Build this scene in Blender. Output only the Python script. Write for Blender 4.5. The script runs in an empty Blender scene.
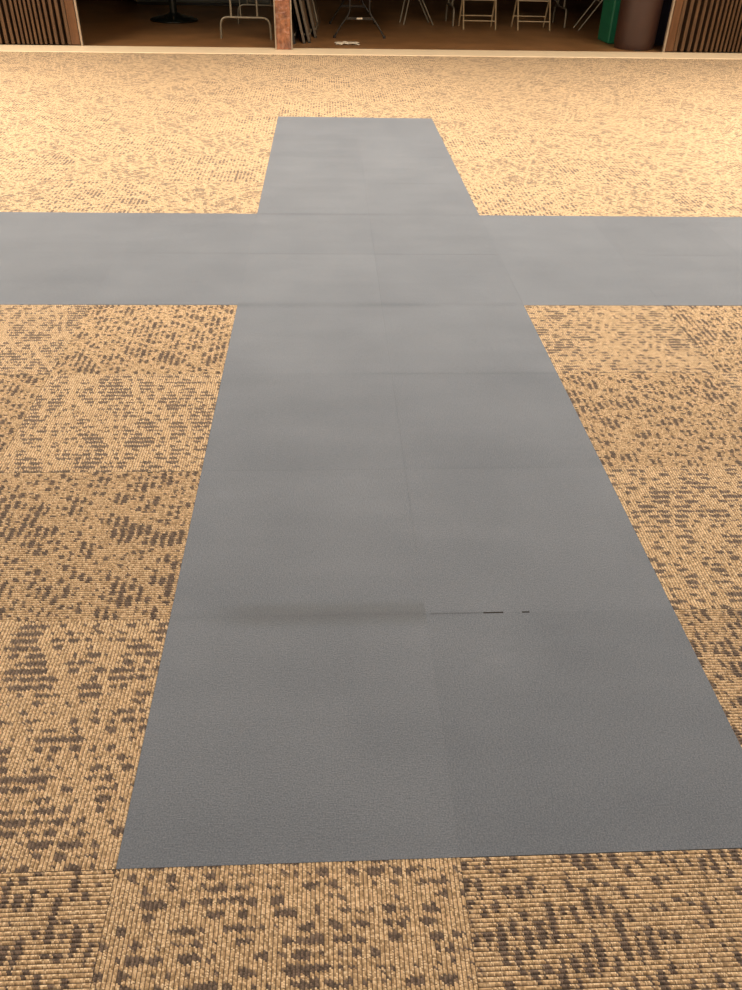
import bpy, bmesh, math, random
from mathutils import Vector, Matrix
random.seed(4)
C = bpy.context.scene.collection
T = 0.61                      # carpet tile side (m)
PI = math.pi
SL = 0.041                    # the doorway line is turned slightly against the tiles
ANG = math.atan(SL)

# ------------------------------------------------------------------ node helpers
class S:
    def __init__(s, tree, sock): s.t = tree; s.s = sock
    def _m(s, op, *a):
        n = s.t.nodes.new('ShaderNodeMath'); n.operation = op
        for i, v in enumerate((s,) + a):
            if isinstance(v, S): s.t.links.new(v.s, n.inputs[i])
            else: n.inputs[i].default_value = v
        return S(s.t, n.outputs[0])
    def __add__(s, o): return s._m('ADD', o)
    def __radd__(s, o): return s._m('ADD', o)
    def __sub__(s, o): return s._m('SUBTRACT', o)
    def __rsub__(s, o): return (s * -1.0) + o
    def __mul__(s, o): return s._m('MULTIPLY', o)
    def __rmul__(s, o): return s._m('MULTIPLY', o)
    def __truediv__(s, o): return s._m('DIVIDE', o)
    def floor(s): return s._m('FLOOR')
    def frac(s): return s._m('FRACT')
    def abs(s): return s._m('ABSOLUTE')
    def sin(s): return s._m('SINE')
    def sqrt(s): return s._m('SQRT')
    def gt(s, o): return s._m('GREATER_THAN', o)
    def lt(s, o): return s._m('LESS_THAN', o)
    def max(s, o): return s._m('MAXIMUM', o)
    def min(s, o): return s._m('MINIMUM', o)
    def mod(s, o): return s._m('FLOORED_MODULO', o)
    def mix(s, a, b): return a + (b - a) * s      # s is the factor
    def smooth(s, e0, e1):
        n = s.t.nodes.new('ShaderNodeMapRange'); n.interpolation_type = 'SMOOTHSTEP'
        s.t.links.new(s.s, n.inputs['Value'])
        n.inputs['From Min'].default_value = e0; n.inputs['From Max'].default_value = e1
        return S(s.t, n.outputs['Result'])

class Mat:
    def __init__(self, name):
        self.m = bpy.data.materials.new(name); self.m.use_nodes = True
        self.t = self.m.node_tree; self.b = self.t.nodes['Principled BSDF']
    def pos(self):
        n = self.t.nodes.new('ShaderNodeTexCoord'); self.oc = n.outputs['Object']
        q = self.t.nodes.new('ShaderNodeSeparateXYZ'); self.t.links.new(self.oc, q.inputs[0])
        return [S(self.t, q.outputs[i]) for i in range(3)]
    def vec(self, x, y, z=0.0):
        n = self.t.nodes.new('ShaderNodeCombineXYZ')
        for i, v in enumerate((x, y, z)):
            if isinstance(v, S): self.t.links.new(v.s, n.inputs[i])
            else: n.inputs[i].default_value = v
        return n.outputs[0]
    def wn(self, x, y, z=0.0):
        n = self.t.nodes.new('ShaderNodeTexWhiteNoise'); self.t.links.new(self.vec(x, y, z), n.inputs['Vector'])
        return S(self.t, n.outputs['Value'])
    def noise(self, x, y, z=0.0, scale=1.0, detail=2.0, rough=0.5):
        n = self.t.nodes.new('ShaderNodeTexNoise'); self.t.links.new(self.vec(x, y, z), n.inputs['Vector'])
        n.inputs['Scale'].default_value = scale; n.inputs['Detail'].default_value = detail; n.inputs['Roughness'].default_value = rough
        return S(self.t, n.outputs['Fac'])
    def col(self, f, a, b):
        n = self.t.nodes.new('ShaderNodeMix'); n.data_type = 'RGBA'
        if isinstance(f, S): self.t.links.new(f.s, n.inputs[0])
        else: n.inputs[0].default_value = f
        for i, v in ((6, a), (7, b)):
            if isinstance(v, tuple): n.inputs[i].default_value = v + (1,)
            else: self.t.links.new(v, n.inputs[i])
        return n.outputs[2]
    def set(self, base=None, rough=None, metal=None, sheen=None, sheen_tint=None, coat=None, spec=None, sheen_rough=None):
        for k, v in (('Base Color', base), ('Roughness', rough), ('Metallic', metal), ('Sheen Weight', sheen), ('Sheen Tint', sheen_tint),
                     ('Coat Weight', coat), ('Specular IOR Level', spec), ('Sheen Roughness', sheen_rough)):
            if v is None: continue
            i = self.b.inputs[k]
            if isinstance(v, S): self.t.links.new(v.s, i)
            elif isinstance(v, tuple): i.default_value = v + (1,)
            elif isinstance(v, (int, float)): i.default_value = v
            else: self.t.links.new(v, i)
        return self
    def bump(self, h, dist, strength=1.0):
        n = self.t.nodes.new('ShaderNodeBump'); n.inputs['Distance'].default_value = dist; n.inputs['Strength'].default_value = strength
        self.t.links.new(h.s, n.inputs['Height']); self.t.links.new(n.outputs[0], self.b.inputs['Normal'])
        return self

# ------------------------------------------------------------------ materials
NR = 80.0      # ribs in one tile
NB = 150.0     # loops along one rib
def mat_carpet():
    m = Mat('woven_loop_carpet'); x, y, z = m.pos()
    tx = x * (1 / T); ty = y * (1 / T)
    i = tx.floor(); j = ty.floor(); fx = tx - i; fy = ty - j
    odd = (i + j).mod(2.0)
    a = odd.mix(fy, fx)            # across the ribs
    l = odd.mix(fx, fy)            # along the ribs
    r = m.wn(i, j, 3.0); off = r * 40.0
    k = (a * NR).floor(); af = (a * NR).frac()
    aq = (k + 0.5) * (1 / NR)
    kj = m.wn(k, off, 1.0)
    st = (af * 2.0).floor()                       # two plies in every rib
    ll = l * NB + kj + st * 0.5 + af * 0.3
    lb = ll.floor(); lf = ll.frac(); lq = lb * (1 / NB)
    dens = m.noise(aq + off, lq, 7.0, scale=4.0, detail=1.0)
    rows = lq * 27.0 + 0.25
    ri = rows.floor(); rf = rows.frac()
    n1 = m.noise(aq * 31.0 + off, ri * 3.17 + 0.37, off, detail=1.0)          # dashes across the ribs, one stitch row at a time
    cut = None
    for q, (th, fr) in enumerate(((12, 7.0), (-19, 8.0), (57, 7.0), (-63, 8.0), (33, 6.0), (-40, 7.0))):
        c, s_ = math.cos(math.radians(th)), math.sin(math.radians(th))
        u = (aq * c + lq * s_) * fr + off; t = (lq * c - aq * s_) * 2.0 + q * 3.7 + r * 9.0
        cu = u.floor(); w = m.wn(cu, t.floor(), q + 0.5); w2 = m.wn(cu, t.floor(), q + 20.5)
        ln = ((u.frac() - (w2 * 0.7 + 0.15)).abs()).smooth(0.13, 0.07) * w.gt(0.45)
        cut = ln if cut is None else cut.max(ln)
    thick = ((n1 + (dens - 0.5) * 0.13 - cut * 0.20 - 0.352) * 2.4).min(0.42)
    jit = m.wn(k, ri, off) * 0.12
    dark = (thick - (rf - 0.5).abs() - jit).smooth(-0.04, 0.06)
    bead = m.wn(k * 2.0 + st, lb, r * 9.0)
    tan = m.col(bead, (0.29, 0.198, 0.11), (0.72, 0.53, 0.335))
    painted_glint = m.wn(k * 2.0 + st, (ll * 2.0).floor(), 4.0).gt(0.84)  # specular glints on the loops, painted into the yarn colour
    tan = m.col(painted_glint * 0.75, tan, (0.88, 0.71, 0.50))
    dk = m.col(bead, (0.045, 0.034, 0.034), (0.17, 0.125, 0.108))
    m.set(base=m.col(dark * 0.93, tan, dk), rough=0.75, sheen=0.12, sheen_rough=0.4, sheen_tint=(1.0, 0.90, 0.80), spec=0.35)
    h = (lf * PI).sin()
    m.bump(h, 0.0008, 1.0)
    return m.m
def mat_grey():
    m = Mat('fine_grey_carpet'); x, y, z = m.pos()
    tx = x * (1 / T); ty = y * (1 / T)
    i = tx.floor(); j = ty.floor()
    tone = m.wn(i, j, 5.0)
    odd = (i + j).mod(2.0)
    f1 = m.noise(x, y, 0.0, scale=330.0, detail=2.0)
    # brushed fibre direction alternates with the tiles
    f2 = odd.mix(m.noise(x * 1.0, y * 7.0, 0.0, scale=60.0, detail=2.0), m.noise(x * 7.0, y * 1.0, 0.0, scale=60.0, detail=2.0))
    f3 = m.noise(x, y, 0.0, scale=3.0, detail=4.0)
    sp = m.noise(x, y, 9.0, scale=5.0, detail=2.0).smooth(0.66, 0.78)   # pale scuffs
    # faint soiled lines along some of the cross seams
    ey = (ty - (ty + 0.5).floor()).abs(); ex = (tx - (tx + 0.5).floor()).abs()
    sy = ey.smooth(0.03, 0.0) * m.noise(x, y, 2.0, scale=1.6, detail=1.0).smooth(0.45, 0.62)
    sx = ex.smooth(0.012, 0.0) * m.noise(x, y, 4.0, scale=1.1, detail=1.0).smooth(0.5, 0.65)
    seam1 = ((ty - 1.0).abs()).lt(0.004)
    gap = seam1 * (tx.gt(1.23) * tx.lt(1.31)).max(tx.gt(1.385) * tx.lt(1.415)) + seam1 * tx.gt(1.02) * tx.lt(1.23) * 0.3
    s4 = ((ty - 4.0).abs()).smooth(0.07, 0.0) * tx.gt(0.0) * tx.lt(2.0) * m.noise(x, y, 5.0, scale=4.0).smooth(0.25, 0.6)
    s6 = ((ty - 6.0).abs()).smooth(0.05, 0.0) * tx.smooth(1.6, 0.9) * tx.gt(0.0)
    streak = m.noise(x * 0.6, y * 4.0, 8.0, scale=2.0, detail=2.0)
    v = (f1 - 0.5) * 2.1 + (f2 - 0.5) * 0.6 + (f3 - 0.5) * 0.6 + (streak - 0.5) * 0.3 + (tone - 0.5) * 0.12 + sp * 0.13 + 0.5 - sy * 0.14 - sx * 0.12 - s4 * 0.30 - s6 * 0.18
    band = ((ty - 1.01).abs()).smooth(0.09, 0.02) * tx.smooth(0.1, 0.35) * (tx.lt(1.0)) * 0.26
    base = m.col(v, (0.092, 0.113, 0.152), (0.183, 0.213, 0.266))
    base = m.col(band, base, (0.07, 0.075, 0.075))
    base = m.col(gap, base, (0.01, 0.01, 0.01))
    m.set(base=base, rough=0.8, sheen=0.30, sheen_rough=0.35, sheen_tint=(0.86, 0.9, 1.0), spec=0.3)
    m.bump(f1 + f2, 0.0012, 0.6)
    return m.m
def simple(name, a, b=None, scale=8.0, rough=0.6, metal=0.0, stretch=(1, 1, 1), bump=0.0, bscale=40.0, **kw):
    m = Mat(name); x, y, z = m.pos()
    f = m.noise(x * float(stretch[0]), y * float(stretch[1]), z * float(stretch[2]), scale=scale, detail=4.0)
    m.set(base=m.col(f.smooth(0.3, 0.7), a, b or tuple(c * 0.8 for c in a)), rough=rough, metal=metal, **kw)
    if bump: m.bump(m.noise(x, y, z, scale=bscale, detail=3.0), bump)
    return m.m
MC = mat_carpet(); MG = mat_grey()
M_under = simple('carpet_backing', (0.06, 0.045, 0.035))
M_strip = simple('pale_wood_strip', (0.92, 0.78, 0.58), (0.78, 0.64, 0.46), scale=5, rough=0.5, stretch=(1, 14, 1), bump=0.002)
M_store = simple('brown_sheet_floor', (0.27, 0.135, 0.055), (0.20, 0.10, 0.04), scale=3, rough=0.42, bump=0.001)
M_wall = simple('cream_painted_wall', (0.66, 0.56, 0.42), (0.62, 0.52, 0.39), rough=0.8)
M_dwall = simple('dark_store_wall', (0.075, 0.055, 0.04), (0.055, 0.04, 0.03), rough=0.9)
M_ceil = simple('white_ceiling_board', (0.75, 0.72, 0.66), (0.7, 0.67, 0.62), scale=60, rough=0.9)
M_slat = simple('walnut_slat', (0.10, 0.05, 0.021), (0.055, 0.025, 0.01), scale=7, rough=0.42, stretch=(6, 6, 0.6))
M_hinge = simple('dark_brown_hinge_vinyl', (0.035, 0.018, 0.01), rough=0.5)
M_lead = simple('walnut_lead_post', (0.13, 0.056, 0.022), (0.09, 0.037, 0.014), scale=5, rough=0.35, stretch=(5, 5, 0.5))
M_trim = simple('pale_metal_edge', (0.42, 0.34, 0.26), rough=0.4, metal=0.5)
M_post = simple('varnished_orange_wood', (0.34, 0.13, 0.06), (0.12, 0.038, 0.018), scale=22, rough=0.14, stretch=(1, 1, 0.45), bump=0.03, bscale=20, coat=1.0)
M_steel = simple('grey_tube_steel', (0.22, 0.19, 0.14), rough=0.45, metal=0.35)
M_dsteel = simple('dark_tube_steel', (0.028, 0.024, 0.02), rough=0.4, metal=0.4)
M_tan = simple('tan_enamelled_steel', (0.36, 0.26, 0.15), rough=0.4, metal=0.15)
M_top = simple('brown_table_laminate', (0.16, 0.10, 0.06), (0.12, 0.075, 0.045), rough=0.45, stretch=(1, 8, 1))
M_edge = simple('greyish_table_rim', (0.11, 0.085, 0.06), rough=0.5)
M_rub = simple('black_rubber', (0.012, 0.01, 0.009), rough=0.6)
M_black = simple('black_enamel', (0.01, 0.012, 0.01), rough=0.25)
M_green = simple('green_plastic', (0.003, 0.115, 0.058), (0.003, 0.10, 0.05), rough=0.5)
M_brown = simple('brown_plastic', (0.044, 0.018, 0.012), (0.038, 0.016, 0.011), rough=0.5)
M_navy = simple('dark_navy_board', (0.02, 0.02, 0.055), rough=0.6)
M_cab = simple('dull_grey_metal', (0.11, 0.11, 0.09), rough=0.6)
M_paper = simple('white_paper', (0.82, 0.74, 0.62), rough=0.8)
M_sticker = simple('silver_sticker', (0.75, 0.68, 0.58), rough=0.3, metal=0.3)

# ------------------------------------------------------------------ mesh helpers
def link(name, me, parent=None, mat=None, mats=None):
    o = bpy.data.objects.new(name, me); C.objects.link(o)
    for q in (mats or [mat]): me.materials.append(q)
    if parent: o.parent = parent
    return o
def obj(name, bm, mat, parent=None, smooth=True, bevel=0.0):
    bmesh.ops.recalc_face_normals(bm, faces=bm.faces)
    me = bpy.data.meshes.new(name); bm.to_mesh(me); bm.free()
    o = link(name, me, parent, mat)
    if smooth:
        for p in me.polygons: p.use_smooth = True
        try: me.set_sharp_from_angle(angle=math.radians(35))
        except Exception: pass
    if bevel:
        b = o.modifiers.new('bevel', 'BEVEL'); b.width = bevel; b.segments = 2; b.limit_method = 'ANGLE'
    return o
def thing(name, label, cat, loc=(0, 0, 0), rz=0, group=None):
    o = bpy.data.objects.new(name, None); C.objects.link(o); o.empty_display_size = .1
    o.location = loc; o.rotation_euler = (0, 0, rz); tag(o, label, cat, group); return o
def tag(o, label, cat, group=None):
    o['label'] = label; o['category'] = cat
    if group: o['group'] = group
def struct(o): o['kind'] = 'structure'; return o
def box(bm, x0, x1, y0, y1, z0, z1, mx=None):
    vs = [bm.verts.new((x, y, z)) for z in (z0, z1) for y in (y0, y1) for x in (x0, x1)]
    for f in ((0, 1, 3, 2), (4, 6, 7, 5), (0, 4, 5, 1), (2, 3, 7, 6), (0, 2, 6, 4), (1, 5, 7, 3)): bm.faces.new([vs[q] for q in f])
    if mx is not None: bmesh.ops.transform(bm, matrix=mx, verts=vs)
    return vs
def fillet(pts, r, n=6):
    out = [Vector(pts[0])]
    for a, b, c in zip(pts, pts[1:], pts[2:]):
        a, b, c = Vector(a), Vector(b), Vector(c)
        d1 = (a - b); d2 = (c - b); rr = min(r, d1.length * .48, d2.length * .48)
        p, q = b + d1.normalized() * rr, b + d2.normalized() * rr
        for k in range(n + 1):
            t = k / n; out.append(p * (1 - t) ** 2 + b * 2 * t * (1 - t) + q * t * t)
    out.append(Vector(pts[-1])); return out
def tube(bm, pts, r, seg=10):
    pts = [Vector(p) for p in pts]; rings = []; prev = None
    for i, p in enumerate(pts):
        d = (pts[min(i + 1, len(pts) - 1)] - pts[max(i - 1, 0)]).normalized()
        if prev is None: n = d.cross(Vector((0, 0, 1)));  n = n if n.length > .05 else d.cross(Vector((1, 0, 0)))
        else: n = prev - d * prev.dot(d)
        n.normalize(); prev = n; b = d.cross(n)
        rings.append([bm.verts.new(p + (n * math.cos(2 * PI * k / seg) + b * math.sin(2 * PI * k / seg)) * r) for k in range(seg)])
    for a, b in zip(rings, rings[1:]):
        for k in range(seg): bm.faces.new((a[k], a[(k + 1) % seg], b[(k + 1) % seg], b[k]))
    bm.faces.new(rings[0]); bm.faces.new(rings[-1][::-1])
def lathe(bm, prof, seg=40):
    rings = []
    for r, z in prof:
        rings.append([bm.verts.new((r * math.cos(2 * PI * k / seg), r * math.sin(2 * PI * k / seg), z)) for k in range(seg)])
    for a, b in zip(rings, rings[1:]):
        for k in range(seg): bm.faces.new((a[k], a[(k + 1) % seg], b[(k + 1) % seg], b[k]))
    bm.faces.new(rings[0]); bm.faces.new(rings[-1][::-1])
def dup(root, loc, rz, label, group=None):
    r = root.copy(); C.objects.link(r); r.location = loc; r.rotation_euler = (0, 0, rz); r['label'] = label
    if group: r['group'] = group
    def rec(src, dst):
        for ch in list(src.children):
            c = ch.copy(); C.objects.link(c); c.parent = dst; rec(ch, c)
    rec(root, r); return r
NB_ = bmesh.new
def line_y(x, y0): return y0 + SL * x       # a line parallel to the doorway
Y_FRONT, Y_BACK = 9.26, 9.70

# ------------------------------------------------------------------ carpet: every rib is geometry
def is_grey(i, j):
    return (0 <= i < 2 and 0 <= j < 10) or (4 <= j < 6 and -7 <= i < 9)
def carpet():
    prof = [(0.08, 0.0), (0.18, .5), (0.33, .88), (0.5, 1.0), (0.67, .88), (0.82, .5), (0.92, 0.0)]
    H = 0.0016; g = 0.0002
    V = []; F = []; MI = []
    for i in range(-10, 14):
        for j in range(-7, 17):
            if is_grey(i, j): continue
            far = j > 3
            pr = prof if not far else [(0.0, .25), (0.25, .42), (0.5, .5), (0.75, .42), (1.0, .25)]
            x0, y0 = i * T, j * T; odd = (i + j) % 2; w = T / NR
            for k in range(int(NR)):
                b = len(V)
                for l_ in (g, T - g):
                    for (u, h) in pr:
                        a_ = (k + u) * w
                        V.append((x0 + a_, y0 + l_, H * h) if odd else (x0 + l_, y0 + a_, H * h))
                n = len(pr)
                for q in range(n - 1):
                    f = (b + q, b + q + 1, b + n + q + 1, b + n + q)
                    F.append(f if odd else f[::-1]); MI.append(0)
    b = len(V)
    V += [(-10 * T, -7 * T, -.0002), (14 * T, -7 * T, -.0002), (14 * T, 17 * T, -.0002), (-10 * T, 17 * T, -.0002)]
    F.append((b, b + 1, b + 2, b + 3)); MI.append(1)
    me = bpy.data.meshes.new('floor'); me.from_pydata(V, [], F); me.validate()
    bm = bmesh.new(); bm.from_mesh(me)
    for f, mi in zip(bm.faces, MI): f.material_index = mi; f.smooth = (mi == 0)
    bmesh.ops.bisect_plane(bm, geom=bm.verts[:] + bm.edges[:] + bm.faces[:], plane_co=(0, Y_FRONT + .05, 0),
                           plane_no=(-SL, 1, 0), clear_outer=True)
    for f in bm.faces:
        if f.normal.z < 0: f.normal_flip()
    bm.to_mesh(me); bm.free()
    return struct(link('floor', me, mats=[MC, M_under]))
carpet()

def grey_slab(name, cells, parent):
    bm = NB_(); g = 0.0001
    for i, j in cells:
        dz = random.uniform(-.0001, .0001)
        vs = box(bm, i * T + g, (i + 1) * T - g, j * T + g, (j + 1) * T - g, 0.0, 0.0018 + dz)
    o = obj(name, bm, MG, parent, smooth=False)
    return o
cross = thing('carpet_cross', 'blue-grey cross laid in plain carpet tiles in the middle of the mottled tan carpet', 'carpet')
grey_slab('upright', [(i, j) for i in range(2) for j in range(10)], cross)
grey_slab('crossbar_arm', [(i, j) for i in range(-7, 0) for j in (4, 5)], cross)
grey_slab('crossbar_arm', [(i, j) for i in range(2, 9) for j in (4, 5)], cross)

# ------------------------------------------------------------------ room shell
def skew_box(x0, x1, a, b, z0, z1):
    bm = NB_(); box(bm, x0, x1, a, b, z0, z1)
    for v in bm.verts: v.co.y += SL * v.co.x
    return bm
XL, XR = -5.6, 8.4
RX0, RX1, RY0 = -6.05, 8.5, -4.2
HEAD = 2.04; ZC = 3.0
struct(obj('trim_1', skew_box(RX0, RX1, Y_FRONT, Y_BACK, -.004, .0075), M_strip, smooth=False, bevel=0.002))
struct(obj('floor', skew_box(RX0 - .3, RX1 + .3, Y_BACK + .001, 17.2, -.1, .004), M_store, smooth=False))
struct(obj('wall_left', (lambda bm: (box(bm, RX0 - .1, RX0, RY0, 9.6, -.1, ZC), bm)[1])(NB_()), M_wall, smooth=False))
struct(obj('wall_right', (lambda bm: (box(bm, RX1, RX1 + .1, RY0, 10.2, -.1, ZC), bm)[1])(NB_()), M_wall, smooth=False))
struct(obj('wall_back', (lambda bm: (box(bm, RX0 - .1, RX1 + .1, RY0 - .1, RY0, -.1, ZC), bm)[1])(NB_()), M_wall, smooth=False))
struct(obj('ceiling', (lambda bm: (box(bm, RX0 - .2, RX1 + .2, RY0 - .2, 10.3, ZC, ZC + .1), bm)[1])(NB_()), M_ceil, smooth=False))
struct(obj('wall_front', skew_box(RX0 - .1, RX1 + .1, Y_BACK - .03, Y_BACK + .16, HEAD, ZC), M_wall, smooth=False))  # unseen header over the doorway, hung low to shade the store floor
# store room behind the doorway
struct(obj('wall_store_left', skew_box(-4.6, -4.5, Y_BACK + .2, 17.2, -.1, 2.8), M_dwall, smooth=False))
struct(obj('wall_store_right', skew_box(7.2, 7.3, Y_BACK + .2, 17.2, -.1, 2.8), M_dwall, smooth=False))
struct(obj('wall_store_back', skew_box(-4.6, 7.3, 16.6, 16.7, -.1, 2.8), M_dwall, smooth=False))
struct(obj('ceiling', skew_box(-4.6, 7.3, Y_BACK + .17, 16.7, 2.6, 2.7), M_dwall, smooth=False))
struct(obj('wall_front', skew_box(RX0 - .1, -4.5, Y_BACK + .12, Y_BACK + .2, -.1, HEAD), M_dwall, smooth=False))
struct(obj('wall_front', skew_box(7.2, RX1 + .1, Y_BACK + .12, Y_BACK + .2, -.1, HEAD), M_dwall, smooth=False))

# ------------------------------------------------------------------ accordion partitions (local x runs away from the free end)
def partition(name, label, x, sgn, pitches):
    t = thing(name, label, 'partition', (x, line_y(x, Y_BACK - .01), .0075), ANG)
    z1 = HEAD - .012
    e = NB_(); box(e, min(0, sgn * .022), max(0, sgn * .022), -.01, .03, 0.0, z1)
    obj('metal_edge', e, M_trim, t, smooth=False, bevel=.002)
    p = NB_(); a, b = sorted((sgn * .030, sgn * .125)); box(p, a, b, .0, .09, .01, z1)
    obj('lead_post', p, M_lead, t, smooth=False, bevel=.003)
    sl = NB_(); hg = NB_(); u = .13
    for w in pitches:
        # a wood slat on the outer fold, dark hinge vinyl folding in behind it
        w = w * .84; sw = w * .46
        a, b = sorted((sgn * u, sgn * (u + sw)))
        box(sl, a, b, .0, .012, .012, z1)
        m = Matrix.Translation((sgn * (u + sw), .012, 0)) @ Matrix.Rotation(sgn * math.radians(68), 4, 'Z')
        a, b = sorted((0, sgn * .075)); box(sl, a, b, -.004, .006, .015, z1, m)
        pts = [(sgn * u, .012), (sgn * (u + sw), .012), (sgn * (u + sw + (w - sw) * .5), .11), (sgn * (u + w), .012)]
        for (ax, ay), (bx, by) in zip(pts, pts[1:]):
            v = [hg.verts.new(c) for c in ((ax, ay + .001, .02), (bx, by + .001, .02), (bx, by + .001, z1), (ax, ay + .001, z1))]
            hg.faces.new(v)
        u += w
    obj('slat_panel', sl, M_slat, t, smooth=False)
    obj('hinge_vinyl', hg, M_hinge, t, smooth=False)
    return t
partition('folding_partition', 'brown slatted accordion partition folded back at the left end of the doorway', -2.345, -1,
          [.085, .080, .076, .07, .062, .060, .058, .056, .056, .06, .07, .078, .083] + [.08] * 24)
partition('folding_partition', 'brown slatted accordion partition folded back at the right end, beside the brown bin', 4.40, 1,
          [.105, .098, .095, .090, .084, .078, .070, .066, .062, .060, .060, .060] + [.062] * 36)

# ------------------------------------------------------------------ centre post
px = -.095
t = thing('door_post', 'glossy orange-brown wooden post with pale metal edges standing on the threshold strip', 'post', (px, line_y(px, Y_BACK - .10), .0075), ANG)
bm = NB_(); box(bm, -.082, .082, -.04, .08, .0, HEAD - .008); obj('post_body', bm, M_post, t, smooth=False, bevel=.003)
for s in (-1, 1):
    bm = NB_(); a, b = sorted((s * .083, s * .098)); box(bm, a, b, -.046, .085, .0, HEAD - .008)
    obj('metal_edge', bm, M_trim, t, smooth=False, bevel=.002)

# ------------------------------------------------------------------ folding tables with an arched foot
ZS = .0045      # store floor level
def arch_table(label, loc, rz, group):
    t = thing('folding_table', label, 'table', loc, rz, group)        # local: origin at the middle of the near foot, y runs along the table
    bm = NB_(); box(bm, -.38, .38, -.20, 1.63, .715, .735); obj('tabletop', bm, M_top, t, smooth=False, bevel=.004)
    bm = NB_()
    for x in (-.375, .365): box(bm, x, x + .01, -.20, 1.63, .69, .715)
    for y in (-.20, 1.62): box(bm, -.365, .365, y, y + .01, .69, .715)
    obj('apron', bm, M_edge, t, smooth=False)
    for y, d in ((0, 1), (1.43, -1)):
        bm = NB_(); tube(bm, fillet([(-.305, y, .0), (-.295, y, .225), (.295, y, .225), (.305, y, .0)], .09, 8), .0125, 10)
        leg = obj('leg_frame', bm, M_steel, t)
        for x in (-.165, .15):
            bm = NB_(); tube(bm, [(x, y, .23), (x, y, .705)], .0125, 10); obj('upright', bm, M_steel, leg)
        bm = NB_(); tube(bm, [(-.05, y + .0 * d, .225), (-.13, y + .42 * d, .70)], .007, 8); obj('brace', bm, M_steel, leg)
    return t
tg = 'folding tables open in the store room'
at1 = arch_table('folding table on arched grey tube legs standing just left of the orange-brown post', (-.585, 10.40, ZS), -.06, tg)
t3 = dup(at1, (2.15, 12.36, ZS), -PI / 2 + ANG, 'folding table set sideways behind the two tan folding chairs', tg); t3.scale = (1, 1.12, 1)

# wishbone-leg table
t = thing('folding_table', 'dark folding table with splayed wishbone legs behind the white paper', 'table', (.80, 10.64, ZS), .03, tg)
bm = NB_(); box(bm, -.38, .38, -.2, 1.63, .715, .735); obj('tabletop', bm, M_top, t, smooth=False, bevel=.004)
for y in (0, 1.43):
    bm = NB_()
    for s in (-1, 1):
        tube(bm, fillet([(s * .31, y, .012), (s * .25, y, .11), (s * .165, y, .215), (s * .122, y, .28), (s * .12, y, .71)], .05, 6), .0115, 10)
    leg = obj('leg_frame', bm, M_dsteel, t)
    bm = NB_(); box(bm, -.165, .165, y - .006, y + .006, .200, .228); pl = obj('cross_plate', bm, M_dsteel, leg, smooth=False)
    if y == 0:
        bm = NB_(); box(bm, -.035, .035, -.009, -.0062, .206, .222); obj('sticker', bm, M_sticker, leg, smooth=False)['label'] = 'small silver sticker'
    for s in (-1, 1):
        bm = NB_(); lathe(bm, [(.017, 0), (.019, .008), (.017, .03)], 14)
        bmesh.ops.translate(bm, vec=(s * .312, y, 0), verts=bm.verts); obj('foot_cap', bm, M_rub, leg)

# folded tables leaning in a row behind the post
def folded(label, x, y, h, L, lean, first=None, col=None):
    g = 'folded tables leaning behind the post'
    t = thing('folded_table', label, 'table', (x, y, ZS), 0, g); t.rotation_euler = (0, -lean, -.03)
    bm = NB_(); box(bm, -.012, .006, .0, L, .0, h); obj('tabletop', bm, M_top, t, smooth=False, bevel=.003)
    bm = NB_()
    box(bm, -.014, .014, -.008, .006, .012, h); box(bm, -.014, .024, .006, L, h, h + .012)
    obj('apron', bm, col or M_edge, t, smooth=False, bevel=.002)
    bm = NB_(); tube(bm, fillet([(.017, .12, .08), (.017, .70, .08), (.017, .70, h - .1), (.017, .12, h - .1)], .05), .010, 8)
    obj('leg_frame', bm, M_steel, t)
    bm = NB_(); box(bm, -.014, .018, -.010, .022, .0, .012); obj('corner_cap', bm, M_rub, t, smooth=False)
    return t
folded('folded table leaning nearest the back of the post, mostly hidden behind it', .010, 10.03, .74, 1.70, math.radians(13), col=M_rub)
folded('folded table with a grey rim, leaning second from the post', .125, 10.10, .74, 1.70, math.radians(13))
folded('folded table in the leaning row, third from the post', .185, 10.16, .74, 1.70, math.radians(13))
folded('folded table set furthest right and further back in the leaning row', .255, 10.62, .74, 1.60, math.radians(13))

# ------------------------------------------------------------------ tan folding chairs (facing away, tucked to the sideways table)
def chair(label, loc, rz):
    t = thing('folding_chair', label, 'chair', loc, rz, 'tan metal folding chairs')     # local: +y is the front of the chair
    w = .224
    bm = NB_(); box(bm, -.19, .19, -.17, .20, .425, .445); obj('seat', bm, M_tan, t, smooth=False, bevel=.008)
    for s in (-1, 1):
        bm = NB_(); tube(bm, fillet([(s * (w + .004), .22, .0), (s * w, .04, .40), (s * (w - .005), -.14, .60), (s * (w - .01), -.20, .80)], .1), .011, 10)
        obj('leg', bm, M_tan, t)                        # front leg running up into the backrest
        bm = NB_(); tube(bm, [(s * (w - .004), -.21, .0), (s * (w - .002), .03, .425)], .011, 10)
        obj('leg', bm, M_tan, t)
    bm = NB_(); box(bm, -.215, .215, -.212, -.195, .62, .78)
    for v in bm.verts:
        if v.co.z > .7: v.co.y -= .012
    obj('backrest', bm, M_tan, t, smooth=False, bevel=.004)
    for (y, z, ww) in ((-.152, .103, .218), (-.021, .335, .220), (.155, .135, .222)):
        bm = NB_(); tube(bm, [(-ww, y, z), (ww, y, z)], .008, 8); obj('stretcher', bm, M_tan, t)
    return t
c1 = chair('tan metal folding chair, the nearer of the pair to the splayed-leg stool', (2.475, 11.87, ZS), .0)
dup(c1, (3.232, 11.91, ZS), .0, 'tan metal folding chair in the middle of the doorway, nearer the green bin')

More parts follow.
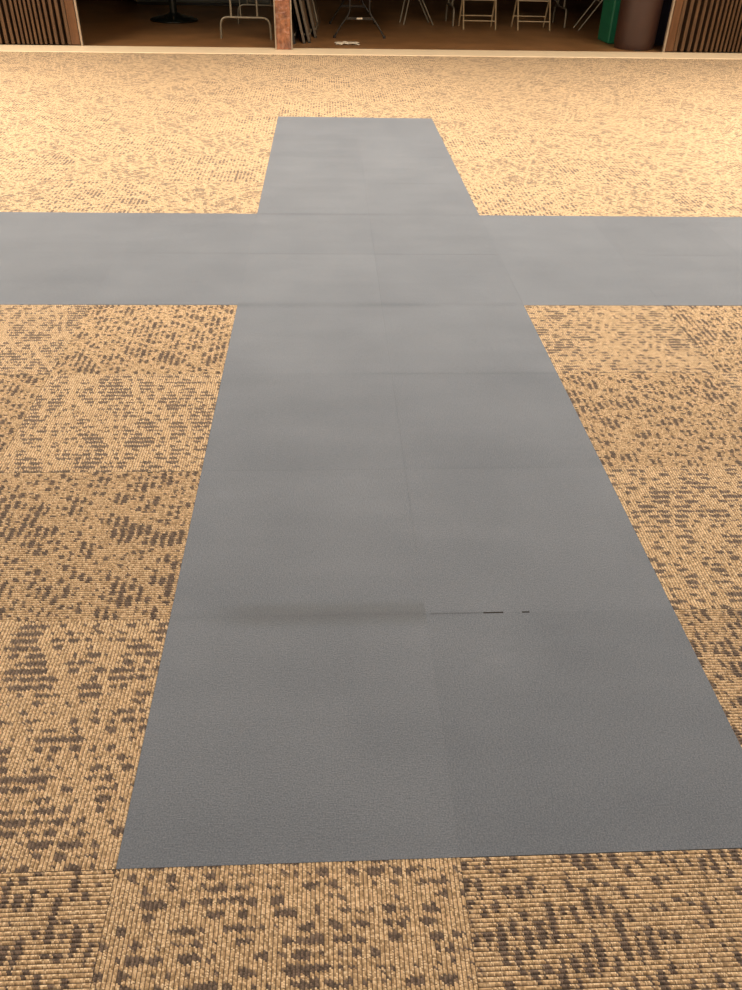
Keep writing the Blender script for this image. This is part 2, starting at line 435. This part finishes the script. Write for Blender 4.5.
# ------------------------------------------------------------------ splayed-leg stools
def stool(label, loc, rz, sl, sr, h, dep=.30):
    t = thing('folding_stool', label, 'stool', loc, rz, 'splayed-leg stools')
    bm = NB_(); a, b = min(-.09, sr - .05), .09
    box(bm, -.15, .09, -.02, dep + .02, h, h + .03); obj('seat', bm, M_dsteel, t, smooth=False, bevel=.008)
    for y in (0, dep):
        for x0, x1 in ((sl, -.075), (sr, -.01)):
            bm = NB_(); tube(bm, [(x0, y, 0), (x1, y, h)], .010, 8); obj('leg', bm, M_steel, t)
    for x0, x1 in ((sl, -.075), (sr, -.01)):
        q = .75; xx = x0 + (x1 - x0) * q
        bm = NB_(); tube(bm, [(xx, 0, h * q), (xx, dep, h * q)], .007, 8); obj('stretcher', bm, M_steel, t)
    return t
stool('grey stool with splayed legs between the wishbone table and the chairs', (1.64, 12.10, ZS), .10, -.17, .25, .46)
stool('grey stool with widely splayed legs half hidden behind the green bin', (4.30, 11.82, ZS), -.02, -.41, .33, .46)

# ------------------------------------------------------------------ bins and box at the right
t = thing('recycling_bin', 'tall green plastic bin standing behind the brown bin', 'bin', (4.115, 10.735, ZS), .04)
bm = NB_(); box(bm, -.215, .215, -.215, .215, .0, .86)
for v in bm.verts:
    k = .96 if v.co.z < .1 else 1.0; v.co.x *= k; v.co.y *= k
obj('bin_body', bm, M_green, t, smooth=False, bevel=.02)
bm = NB_(); box(bm, -.225, .225, -.225, .225, .861, .90); obj('lid', bm, M_green, t, smooth=False, bevel=.015)
t = thing('trash_can', 'round dark brown plastic bin beside the right-hand folding partition', 'bin', (4.147, 10.20, ZS))
bm = NB_(); lathe(bm, [(.20, .0), (.225, .004), (.232, .03), (.240, .06), (.243, .40), (.250, .74), (.262, .745), (.264, .775), (.252, .78), (.243, .775), (.235, .4), (.22, .03), (.02, .02)], 56)
obj('bin_body', bm, M_brown, t)
bm = NB_(); box(bm, -.05, .01, -.238, -.228, .0, .012); obj('foot_notch', bm, M_rub, t, smooth=False)
bm = NB_(); lathe(bm, [(.02, .779), (.268, .7805), (.272, .80), (.25, .83), (.12, .86), (.02, .865)], 56); obj('lid', bm, M_brown, t)
bm = NB_(); box(bm, -.3, .3, -.16, .16, 0, .8); o = obj('storage_box', bm, M_navy, smooth=False, bevel=.01)
o.location = (4.78, 10.66, ZS); o.rotation_euler = (0, 0, ANG); tag(o, 'dark navy box standing upright between brown bin and right partition', 'box')

# ------------------------------------------------------------------ left: black pedestal table, low grey cabinet
t = thing('pedestal_table', 'small table on a round black pedestal base in the dark store room', 'table', (-1.70, 12.05, ZS))
bm = NB_(); lathe(bm, [(.30, .0), (.325, .006), (.325, .02), (.30, .035), (.20, .055), (.12, .075), (.06, .10)], 48); obj('base', bm, M_black, t)
bm = NB_(); lathe(bm, [(.05, .099), (.05, .70)], 24); obj('column', bm, M_black, t)
bm = NB_(); lathe(bm, [(.36, .70), (.38, .705), (.38, .725), (.37, .73)], 48); obj('tabletop', bm, M_top, t)
t = thing('cabinet', 'low dull grey cabinet deep in the store room behind the arched-leg table', 'cabinet', (-1.75, 14.05, ZS), ANG)
bm = NB_(); box(bm, -.85, 1.25, .0, .45, .04, .9); obj('body', bm, M_cab, t, smooth=False, bevel=.005)
for k in range(3):
    bm = NB_(); box(bm, -.84 + k * .7, -.16 + k * .7, -.018, -.001, .06, .88); d = obj('door', bm, M_cab, t, smooth=False, bevel=.003)
    bm = NB_(); box(bm, -.25 + k * .7, -.235 + k * .7, -.035, -.019, .42, .55); obj('handle', bm, M_steel, d, smooth=False)
bm = NB_(); box(bm, -.82, 1.22, .03, .42, 0, .039); obj('plinth', bm, M_rub, t, smooth=False)

# ------------------------------------------------------------------ crumpled paper on the floor
bm = NB_(); n = 9
g = [[None] * n for _ in range(n)]
for a in range(n):
    for b in range(n):
        u, v = a / (n - 1) - .5, b / (n - 1) - .5
        hgt = .003 + .012 * abs(math.sin(a * 1.7 + b * .8)) * (1 - 3.0 * u * u) + random.uniform(0, .006)
        g[a][b] = bm.verts.new((u * .28 + .015 * math.sin(b), v * .20 + .012 * math.cos(a * 2), hgt))
for a in range(n - 1):
    for b in range(n - 1): bm.faces.new((g[a][b], g[a + 1][b], g[a + 1][b + 1], g[a][b + 1]))
o = obj('paper_sheet', bm, M_paper); s_ = o.modifiers.new('thickness', 'SOLIDIFY'); s_.thickness = .0006
o.location = (.635, 10.13, ZS); tag(o, 'crumpled white sheet of paper lying on the brown store floor', 'paper')

# ------------------------------------------------------------------ lights: ceiling troffers of the hall, plus added cool fills at the rear
def area(x, y, p, sx=1.2, sy=.6, col=(1.0, .875, .705), z=ZC - .03):
    l = bpy.data.lights.new('ceiling_or_fill_light', 'AREA'); l.shape = 'RECTANGLE'; l.size = sx; l.size_y = sy; l.energy = p; l.color = col
    o = bpy.data.objects.new('ceiling_or_fill_light', l); C.objects.link(o); o.location = (x, y, z); return o
for x, y, p in ((-3.7, 5.2, 85), (-3.7, 7.5, 54), (4.7, 5.2, 80), (5.2, 7.4, 40), (.8, 7.6, 20), (.6, 5.6, 44), (-3.5, 2.2, 62), (4.7, 2.2, 64), (.7, 2.8, 32),
                ):
    area(x, y, p)
for x, y, p in ((-3.4, -.4, 15), (4.2, -.4, 15), (.5, -2.6, 10)): area(x, y, p, col=(1.0, .94, .86))  # added cool fills, unseen, in place of daylight from the rear
w = bpy.data.worlds.new('world'); w.use_nodes = True; w.node_tree.nodes['Background'].inputs[0].default_value = (.9, .8, .65, 1)
w.node_tree.nodes['Background'].inputs[1].default_value = .05; bpy.context.scene.world = w

# ------------------------------------------------------------------ camera
f, pit, yaw, roll = 795.32, .64051, -.0626349, .0267774
R = Vector((math.cos(yaw), math.sin(yaw), 0)); Fh = Vector((-math.sin(yaw), math.cos(yaw), 0)); Z = Vector((0, 0, 1))
fw = Fh * math.cos(pit) - Z * math.sin(pit); up = Fh * math.sin(pit) + Z * math.cos(pit)
cr, sr = math.cos(roll), math.sin(roll)
ax = R * cr + up * sr; ay = up * cr - R * sr
cam = bpy.data.cameras.new('camera'); co = bpy.data.objects.new('camera', cam); C.objects.link(co)
mw = Matrix((ax, ay, -fw)).transposed().to_4x4(); mw.translation = (.631472 * T, -1.224552 * T, 2.246516 * T + .004)
co.matrix_world = mw
cam.sensor_fit = 'HORIZONTAL'; cam.sensor_width = 36; cam.lens = 36 * f / 742; cam.clip_start = .05; cam.clip_end = 100
sc = bpy.context.scene; sc.camera = co
sc.view_settings.view_transform = 'Standard'; sc.view_settings.look = 'None'
sc.view_settings.exposure = 1.0; sc.view_settings.gamma = 1.0; sc.view_settings.use_curve_mapping = False
